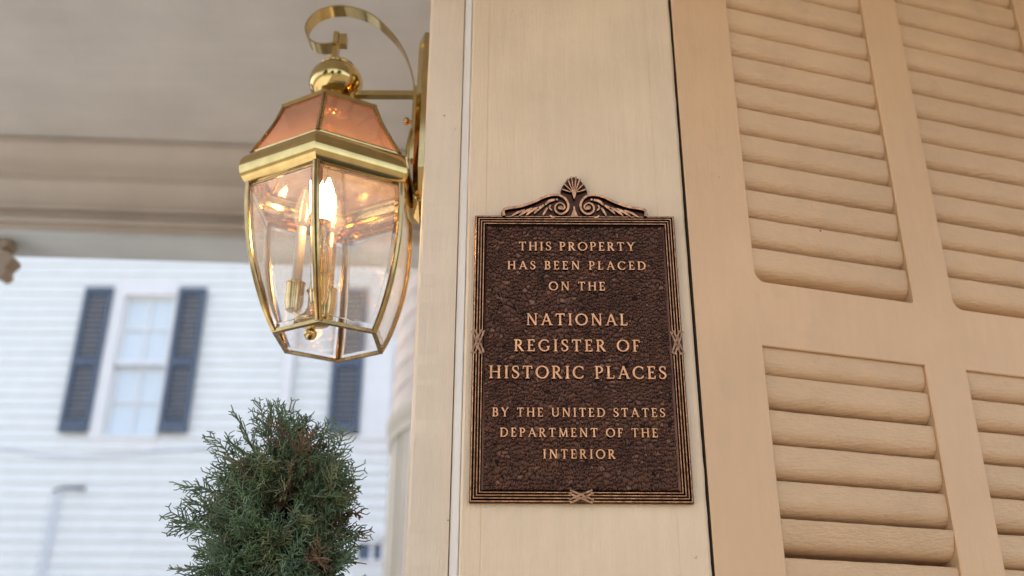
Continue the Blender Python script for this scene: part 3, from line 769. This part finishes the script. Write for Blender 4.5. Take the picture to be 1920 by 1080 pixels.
# candle cluster, hung plumb from the roof
CX, CY = -0.2680, LYc
b = MB()
b.lathe([(0.0004,0.4655),(0.0055,0.4672),(0.0085,0.4720),(0.0085,0.4765),(0.0050,0.4810),(0.0065,0.4835),(0.0065,0.4860),(0.0240,0.4900),(0.0245,0.4915),(0.0200,0.4960),(0.0120,0.5020),(0.0075,0.5120),(0.0075,0.5300),(0.0110,0.5360),(0.0060,0.5430),(0.0045,0.5600),(0.0045,0.8160)], (CX,CY,0), 32)
b.build('cluster_stem', M['brass'], ln, smooth=40)
for i, (a, lit) in enumerate(((25, True), (148, False), (270, False))):
    cx, cy = CX + 0.026*math.sin(R(a)), CY - 0.026*math.cos(R(a))
    zc = 0.0
    cd = MB()
    cd.lathe([(0.004,0.505),(0.0105,0.509),(0.0125,0.520),(0.0122,0.545),(0.0135,0.548),(0.0100,0.550),(0.0080,0.552)], (cx,cy,zc), 20)
    cd.tube([(CX,CY,0.500),((CX+cx)/2,(CY+cy)/2,0.496),(cx,cy,0.507)], 0.003, 8)
    co = cd.build('candle_holder', M['brass'], ln, smooth=40)
    sl = MB(); sl.lathe([(0.0072,0.5505),(0.0068,0.6180),(0.0067,0.6215),(0.0065,0.6225),(0.0065,0.6330)], (cx,cy,zc), 20)
    sl.build('candle_sleeve', M['ivory'] if i == 2 else M['brass_dark'], co, smooth=40)
    bb = MB()
    bb.lathe([(0.0060,0.6332),(0.0085,0.637),(0.0115,0.645),(0.0124,0.653),(0.0114,0.665),(0.0082,0.679),(0.0045,0.690),(0.0016,0.697),(0.0003,0.700)], (cx,cy,zc), 20)
    bo = bb.build('flame_bulb', M['bulb'] if lit else M['clearbulb'], co, smooth=True)
    if not lit: bo['label'] = 'unlit clear candle bulb'

# ------------------------------------------------------------------ juniper in a pot under the lantern
jx, jy = -0.286, 1.235
ju = empty('potted_juniper', (jx, jy, FZ), 'dark green clipped juniper with feathery sprays rising below the lantern', 'shrub')
def spray(seed, L=0.062):
    r = np.random.default_rng(seed); segs = []
    def twig(p, d, l, rad, lev):
        n = max(2, int(l/0.0055)); side = r.choice([-1,1])
        for i in range(n):
            d2 = d + r.normal(0, 0.10, 3)*np.array([1,1,0.7]); d2 /= np.linalg.norm(d2); d = d2
            q = p + d*(l/n); segs.append((p, q, rad*(1-0.35*i/n), rad*(1-0.35*(i+1)/n)))
            if lev < 2 and i > 0:
                for s_ in ((side, -side) if r.random() < 0.55 else (side,)):
                    a = s_*R(r.uniform(32, 55)); c_, s2 = math.cos(a), math.sin(a)
                    dd = np.array([d[0]*c_-d[1]*s2, d[0]*s2+d[1]*c_, d[2]+r.normal(0,0.25)]); dd /= np.linalg.norm(dd)
                    frac = 1-0.75*(i/n)
                    twig(q, dd, (l*0.42*frac + 0.003)*r.uniform(0.6,1.15), rad*0.88, lev+1)
                side = -side
            p = q
    twig(np.zeros(3), np.array([0,1.0,0]), L, 0.00115, 0)
    return np.array([[*a, *c_, r0, r1] for a, c_, r0, r1 in segs])
TPL = [spray(100+i, 0.050 + 0.006*(i % 4)) for i in range(10)]
def env(z):
    return float(np.interp(z, [-1.05,-0.8,-0.4,-0.1,0.09,0.15,0.21,0.265,0.298,0.325,0.345], [0.07,0.10,0.096,0.070,0.062,0.069,0.067,0.058,0.044,0.027,0.008]))
ALL = []; COL = []; LIMB = []
def put(t, o, d, scale, col):
    d = d/np.linalg.norm(d); h = rng.normal(0,1,3); h -= d*(h@d); h /= np.linalg.norm(h); k = np.cross(d, h)
    Rm = np.stack([h, d, k], 1)
    s_ = t.copy(); s_[:, 0:3] = (t[:, 0:3]*scale) @ Rm.T + o; s_[:, 3:6] = (t[:, 3:6]*scale) @ Rm.T + o
    s_[:, 6:] *= 0.85 + 0.15*scale
    ALL.append(s_); COL.append(np.full(len(t), col))
def clumpcol(p):
    v = math.sin(p[0]*41+1.3)*math.cos(p[1]*37)+math.sin(p[2]*33+p[0]*23)
    u = rng.random()
    if v > 0.9: return 3 if u < 0.10 else (2 if u < 0.6 else 0)
    if v < -0.5: return 1 if u < 0.65 else 0
    return 0 if u < 0.55 else (2 if u < 0.8 else (1 if u < 0.93 else 3))
def limb(z0, dens, big):
    phi = rng.uniform(0, 2*math.pi); rise = rng.uniform(0.35, 1.15)
    rr = env(min(z0+0.05, 0.395))*rng.uniform(0.55, 1.0)
    p0 = np.array([jx, jy, z0]); tip_ = np.array([jx+rr*math.cos(phi), jy+rr*math.sin(phi), z0+rr*rise])
    if tip_[2] > 0.322: tip_[2] = 0.322
    mid = (p0+tip_)/2 - np.array([0,0,rr*0.10])
    LIMB.append(([p0, mid, tip_], 0.0022 if not big else 0.003))
    base = tip_-p0; col = clumpcol(tip_)
    for k in range(dens):
        u = rng.uniform(0.40, 1.0); o = p0*(1-u)**2 + 2*mid*u*(1-u) + tip_*u*u
        out = np.array([math.cos(phi), math.sin(phi), 0]); dirn = base/np.linalg.norm(base)*0.9 + rng.normal(0, 0.38, 3) + np.array([0,0,0.30])
        put(TPL[rng.integers(len(TPL))], o, dirn, rng.uniform(0.52, 1.0)*(1.25 if big else 1.0), col if rng.random() < 0.7 else clumpcol(o))
for i in range(275): limb(rng.uniform(-0.03, 0.265), 5, False)
for i in range(16): limb(rng.uniform(0.23, 0.30), 5, False)
for i in range(120): limb(rng.uniform(-1.02, 0.04), 7, True)
# leaders at the top and long stray sprays at the sides
for (x, z, dx, dz) in ((-0.318,0.350,-0.35,1),(-0.300,0.330,-0.1,1),(-0.285,0.332,0.15,1),(-0.262,0.338,0.45,1),(-0.245,0.340,0.8,1),(-0.335,0.32,-0.7,0.9),(-0.352,0.30,-1,0.7),(-0.235,0.30,1,0.6),(-0.223,0.265,1,0.35),(-0.215,0.22,1,0.15),(-0.212,0.19,1,0.3),(-0.372,0.235,-1,0.15),(-0.365,0.19,-1,0.1),(-0.368,0.26,-1,0.5),(-0.222,0.285,1,0.5),(-0.21,0.165,1,-0.05)):
    for q in range(3):
        put(TPL[rng.integers(len(TPL))], np.array([x+(0.012 if x < -0.29 else -0.022), jy-0.01+rng.normal(0,0.015), z-0.018+rng.normal(0,0.006)]), np.array([dx, rng.normal(-0.1,0.25), dz+rng.normal(0,0.15)]), rng.uniform(0.75, 1.05), 0 if rng.random() < 0.6 else 1)
SG = np.concatenate(ALL); CI = np.concatenate(COL)
a, c = SG[:, 0:3], SG[:, 3:6]; t = c-a; t /= (np.linalg.norm(t, axis=1, keepdims=True)+1e-9)
ref = np.tile(np.array([0.31,0.77,0.55]), (len(t),1)); u = np.cross(t, ref); u /= (np.linalg.norm(u, axis=1, keepdims=True)+1e-9); v = np.cross(t, u)
VV = np.empty((len(t), 6, 3))
for k in range(3):
    an = 2*math.pi*k/3; o = u*math.cos(an) + v*math.sin(an)
    VV[:, k] = a + o*SG[:, 6:7]; VV[:, 3+k] = c + t*0.0006 + o*SG[:, 7:8]
ns = len(t); FF = np.empty((ns, 3, 4), dtype=np.int64); bi = np.arange(ns)*6
for k in range(3):
    FF[:, k, 0] = bi+k; FF[:, k, 1] = bi+(k+1) % 3; FF[:, k, 2] = bi+3+(k+1) % 3; FF[:, k, 3] = bi+3+k
me = bpy.data.meshes.new('crown')
VV = VV.reshape(-1, 3) - np.array([jx, jy, FZ]); FF = FF.reshape(-1, 4)
me.vertices.add(len(VV)); me.vertices.foreach_set('co', VV.ravel())
me.loops.add(FF.size); me.loops.foreach_set('vertex_index', FF.ravel().astype(np.int32))
me.polygons.add(len(FF)); me.polygons.foreach_set('loop_start', (np.arange(len(FF))*4).astype(np.int32))
for k in 'abcd': me.materials.append(M['leaf_'+k])
me.polygons.foreach_set('material_index', np.repeat(CI, 3).astype(np.int32))
me.update(calc_edges=True); me.validate()
o = bpy.data.objects.new('crown', me); C.objects.link(o); o.parent = ju
b = MB(); b.tube([(jx,jy,-1.18),(jx+0.004,jy,-0.6),(jx-0.004,jy,0.0),(jx,jy,0.33)], [0.016,0.013,0.009,0.002], 10)
for P, r in LIMB: b.tube(P, [r, r*0.75, r*0.35], 5)
b.build('trunk', M['bark'], ju)
pt = MB(); pt.lathe([(0.12,FZ+0.001),(0.125,FZ+0.01),(0.165,FZ+0.28),(0.18,FZ+0.28),(0.18,FZ+0.325),(0.162,FZ+0.325),(0.158,FZ+0.29)], (jx,jy,0), 40)
pt.build('pot', M['terracotta'], ju, smooth=40)
pt = MB(); pt.lathe([(0.001,FZ+0.292),(0.1575,FZ+0.288)], (jx,jy,0), 40); pt.build('soil', M['soil'], ju)

# ------------------------------------------------------------------ neighbour's white clapboard house
HY = 10.0
hh_ = empty('clapboard_house', (-3.0, HY, GZ), 'white clapboard house with navy shutters across the yard', 'house')
WIN = [(-4.40,-3.69,2.70,4.42), (-1.58,-0.86,2.70,4.42), (-1.55,-1.25,1.455,1.675)]
HX0, HX1, HTOP = -9.0, 4.5, 6.4
b = MB(); z = GZ + 0.5; p_ = 0.117
while z < HTOP:
    cuts = sorted([(w0, w1) for w0, w1, z0, z1 in WIN if z < z1 and z+p_ > z0])
    xs = [HX0]
    for w0, w1 in cuts: xs += [w0, w1]
    xs.append(HX1)
    for i in range(0, len(xs), 2):
        x0, x1 = xs[i], xs[i+1]
        b.add([(x0,HY-0.025,z),(x1,HY-0.025,z),(x1,HY-0.004,z+p_+0.004),(x0,HY-0.004,z+p_+0.004),(x0,HY+0.01,z),(x1,HY+0.01,z)], [(0,1,2,3),(0,4,5,1)])
    z += p_
b.build('siding', M['siding'], hh_)
b = MB(); b.box(HX0,HX1,HY+0.14,HY+6,GZ,HTOP); b.build('wall', M['white'], hh_)
b = MB(); b.box(HX0-0.02,HX1+0.02,HY-0.05,HY+0.13,GZ,GZ+0.498); b.build('foundation', M['concrete'], hh_)
b = MB()
b.prism([(HX0-0.4,HY-0.5),(HX1+0.4,HY-0.5),(HX1+0.4,HY+6.5),(HX0-0.4,HY+6.5)], HTOP+0.01, HTOP+0.25)
b.add([(HX0-0.4,HY-0.5,HTOP+0.252),(HX1+0.4,HY-0.5,HTOP+0.252),(HX1+0.4,HY+6.5,HTOP+0.252),(HX0-0.4,HY+6.5,HTOP+0.252),(HX0-0.4,HY+3,HTOP+2.3),(HX1+0.4,HY+3,HTOP+2.3)],
      [(0,1,5,4),(2,3,4,5),(0,4,3),(1,2,5)])
b.build('roof', M['iron'], hh_)
def window(x0, x1, z0, z1, small=False):
    cw = 0.035 if small else (0.125 if x0 < -3 else 0.30)
    b = MB()
    y0 = HY-0.045
    b.box(x0,x0+cw,y0,HY+0.13,z0,z1); b.box(x1-(0.035 if small else 0.02),x1,y0,HY+0.13,z0,z1)
    b.box(x0+cw,x1-0.02,y0,HY+0.13,z1-(0.03 if small else 0.09),z1); b.box(x0-0.0,x1,y0-0.004,y0-0.001,z0+0.0,z0+0.03); b.box(x0+cw,x1-0.02,y0+0.001,HY+0.13,z0,z0+0.03)
    b.box(x0,x1,HY-0.030,HY+0.13,z0-0.125,z0-0.0005); b.box(x0,x1,HY-0.028,HY+0.13,z1+0.0005,z1+0.125)
    wo_ = b.build('window', M['white'], hh_)
    a0, a1, c0, c1 = x0+cw, x1-0.02, z0+0.03, z1-(0.03 if small else 0.09)
    if small:
        xm = (a0+a1)/2+0.01
        for q0, q1 in ((a0,xm-0.018),(xm+0.018,a1)):
            b = MB(); b.box(q0,q1,HY+0.02,HY+0.03,c0,c1); b.build('pane', M['darkpane'], wo_)
        b = MB(); b.box(xm-0.018,xm+0.018,HY-0.02,HY+0.035,c0,c1); b.build('mullion', M['white'], wo_)
        return
    zm = z0 + (z1-z0)*0.487; xm = (a0+a1)/2
    for (q0, q1, dy) in ((zm+0.02, c1, 0.0), (c0, zm-0.02, 0.03)):
        b = MB(); b.box(a0+0.02,a1-0.02,HY+0.045+dy,HY+0.05+dy,q0+0.01,q1-0.01); b.build('pane', M['pane'], wo_)
        b = MB(); Y0, Y1 = HY+0.015+dy, HY+0.044+dy
        b.box(a0,a0+0.035,Y0,Y1+0.01,q0,q1); b.box(a1-0.035,a1,Y0,Y1+0.01,q0,q1); b.box(a0+0.035,a1-0.035,Y0,Y1+0.01,q0,q0+0.035); b.box(a0+0.035,a1-0.035,Y0,Y1+0.01,q1-0.03,q1)
        b.box(xm-0.010,xm+0.010,Y0+0.004,Y1,q0+0.035,q1-0.03); zz = (q0+q1)/2
        b.box(a0+0.035,xm-0.010,Y0+0.004,Y1,zz-0.010,zz+0.010); b.box(xm+0.010,a1-0.035,Y0+0.004,Y1,zz-0.010,zz+0.010)
        b.build('sash', M['white'], wo_)
    b = MB(); b.box(a0,a1,HY+0.001,HY+0.014,zm-0.02,zm+0.02); b.build('meeting_rail', M['conduit'], wo_)
for i, w_ in enumerate(WIN): window(*w_, small=(i == 2))
def house_shutter(x0, x1, z0, z1, ang=0.0):
    ca, sa = math.cos(ang), math.sin(ang)
    y0 = HY-0.075
    st_ = 0.052
    b = MB()
    b.box(x0,x0+st_,y0,y0+0.035,z0,z1); b.box(x1-st_,x1,y0,y0+0.035,z0,z1)
    zm = z0+(z1-z0)*0.47
    for q0, q1 in ((z0,z0+0.115),(zm-0.04,zm+0.04),(z1-0.06,z1)): b.box(x0+st_,x1-st_,y0+0.001,y0+0.034,q0,q1)
    so = b.build('shutter', M['navy'], hh_)
    b = MB()
    for q0, q1 in ((z0+0.115,zm-0.04),(zm+0.04,z1-0.06)):
        n = int((q1-q0)/0.055)
        for k in range(n):
            zc = q0 + (k+0.5)*(q1-q0)/n
            b.extr([(-0.016,-0.018),(0.010,0.020),(0.015,0.017),(-0.011,-0.021)], (x0+st_+0.001,y0+0.018,zc), (x1-st_-0.001,y0+0.018,zc), (0,1,0), (0,0,1))
    b.build('louvres', M['navy'], so)
for x0, x1 in ((-4.712,-4.402),(-3.676,-3.372),(-1.92,-1.592),(-0.85,-0.54)): house_shutter(x0, x1, 2.765, 4.405)
b = MB(); b.box(-1.75,HX1,HY-0.05,HY-0.023,1.70,1.76); b.build('belt_course', M['white'], hh_)
# things fixed to that house
b = MB(); b.box(-2.42,-2.33,HY-0.13,HY-0.05,GZ+0.02,HTOP); 
for zz in (0.6, 2.4, 4.2): b.box(-2.44,-2.31,HY-0.135,HY-0.045,zz,zz+0.03)
prop(b.build('downspout', M['white'], loc=(-2.37,HY-0.09,GZ)), 'white downspout running down the clapboard wall behind the lantern', 'downspout')
ct = empty('conduit_pipe', (-4.60, HY-0.08, GZ), 'pale grey conduit pipes with a dark hooked top below a navy shutter', 'conduit')
b = MB(); b.tube([(-4.645,HY-0.06,GZ+0.02),(-4.645,HY-0.06,2.08),(-4.63,HY-0.06,2.15)], 0.008, 10); b.tube([(-4.565,HY-0.06,GZ+0.02),(-4.565,HY-0.06,2.08),(-4.56,HY-0.06,2.15)], 0.008, 10)
b.build('pipe', M['conduit'], ct, smooth=True)
b = MB(); b.box(-4.615,-4.590,HY-0.045,HY-0.024,GZ+0.02,2.10); b.build('channel', M['conduit'], ct)
b = MB(); b.tube([(-4.64,HY-0.07,2.150),(-4.55,HY-0.075,2.178),(-4.40,HY-0.08,2.176),(-4.315,HY-0.08,2.172)], [0.012,0.014,0.016,0.020], 10); b.build('hook', M['iron'], ct, smooth=True)
b = MB(); cb = catmull([(-7.5,2.75),(-5.317,2.582),(-4.95,2.53),(-4.529,2.505),(-4.0,2.525),(-3.436,2.578),(-2.45,2.66)], 6)
b.tube([(p[0],HY-0.05,p[1]) for p in cb], 0.0055, 8)
prop(b.build('service_cable', M['cable'], loc=(-4.5,HY-0.05,2.5), smooth=True), 'thin grey cable sagging across the white clapboards under the navy shuttered window', 'cable')

# ------------------------------------------------------------------ round bay of the own house, beyond the porch
tb = empty('round_bay', (0.55, 5.6, GZ), 'rounded bay with pinkish shingles over cream posts behind the pilaster', 'bay')
cx, cy = 0.55, 5.6
b = MB(); zz = 1.565; prof = []
while zz < 3.6: prof += [(1.247,zz),(1.243,zz+0.13)]; zz += 0.13
b.lathe(prof + [(0.0,zz)], (cx,cy,0), 96); b.build('shingle_wall', M['shingle'], tb, smooth=20)
b = MB(); b.lathe([(1.22,1.42),(1.255,1.42),(1.255,1.47),(1.262,1.48),(1.272,1.53),(1.272,1.562),(1.22,1.562)], (cx,cy,0), 96); b.build('cornice', M['turret'], tb, smooth=25)
b = MB(); b.lathe([(1.20,GZ),(1.20,1.42)], (cx,cy,0), 72); b.build('wall', M['turret'], tb, smooth=20)
for k in range(40):
    a = R(180 + k*4.5 - 10); pw = 0.055 if k % 3 else 0.10
    c0, s0 = math.cos(a), math.sin(a); b = MB()
    r0, r1 = 1.19, 1.245
    b.prism([(cx+r0*c0+pw/2*s0, cy+r0*s0-pw/2*c0),(cx+r1*c0+pw/2*s0, cy+r1*s0-pw/2*c0),(cx+r1*c0-pw/2*s0, cy+r1*s0+pw/2*c0),(cx+r0*c0-pw/2*s0, cy+r0*s0+pw/2*c0)], GZ+0.01, 1.419)
    if k < 24: b.build('post', M['turret'], tb)

# ------------------------------------------------------------------ street trees on the open side of the porch
def leaf_crown(seed, rad, hgt, zc, n=5200):
    r = np.random.default_rng(seed); V = []; F = []; MI = []
    cl = r.normal(0, 1, (26, 3)); cl /= np.linalg.norm(cl, axis=1, keepdims=True); cl *= r.uniform(0.35, 0.85, (26, 1)); cl *= np.array([rad, rad, hgt])
    for i in range(n):
        k = r.integers(26); c = cl[k] + r.normal(0, 1, 3)*np.array([rad, rad, hgt])*0.17 + np.array([0, 0, zc])
        u = r.normal(0, 1, 3); u /= np.linalg.norm(u); v = np.cross(u, r.normal(0, 1, 3)); v /= np.linalg.norm(v); l = r.uniform(0.10, 0.22)
        o = len(V); V += [c - u*l, c + v*l*0.45, c + u*l, c - v*l*0.45]; F.append((o, o+1, o+2, o+3)); MI.append(0 if k % 3 else 2)
    return V, F, MI
V, F, MI = leaf_crown(5, 2.0, 2.4, 0.0)
tree0 = empty('street_tree', (0, 0, 0), 'broad green street tree standing out beyond the open porch', 'tree', 'street trees by the porch')
mesh('crown', V, F, [M['tree_a'], M['tree_a'], M['tree_b']], tree0, MI)
tree0.children[0].location = (0, 0, 4.6)
b = MB(); b.tube([(0,0,0),(0.05,0.02,1.5),(0.0,0.05,2.8),(0.1,0.0,4.6)], [0.22,0.17,0.13,0.05], 12)
for k in range(6):
    a = k*1.05; b.tube([(0,0.04,2.4+0.2*k),(0.6*math.cos(a),0.6*math.sin(a),3.2+0.2*k),(1.3*math.cos(a),1.3*math.sin(a),4.0+0.25*k)], [0.08,0.05,0.02], 8)
b.build('trunk', M['bark'], tree0, smooth=True)
for i, (x, y, rz, sc_) in enumerate(((-9.0,6.5,0.3,0.8),(-7.5,-9.0,1.9,1.15),(4.5,-12.0,2.8,1.2),(-1.5,-13.5,5.1,1.0))):
    if i == 0: t = tree0
    else:
        t = tree0.copy(); C.objects.link(t)
        for ch in list(tree0.children):
            c2 = ch.copy(); C.objects.link(c2); c2.parent = t
    t.location = (x, y, GZ); t.rotation_euler = (0, 0, rz); t.scale = (sc_, sc_, sc_)
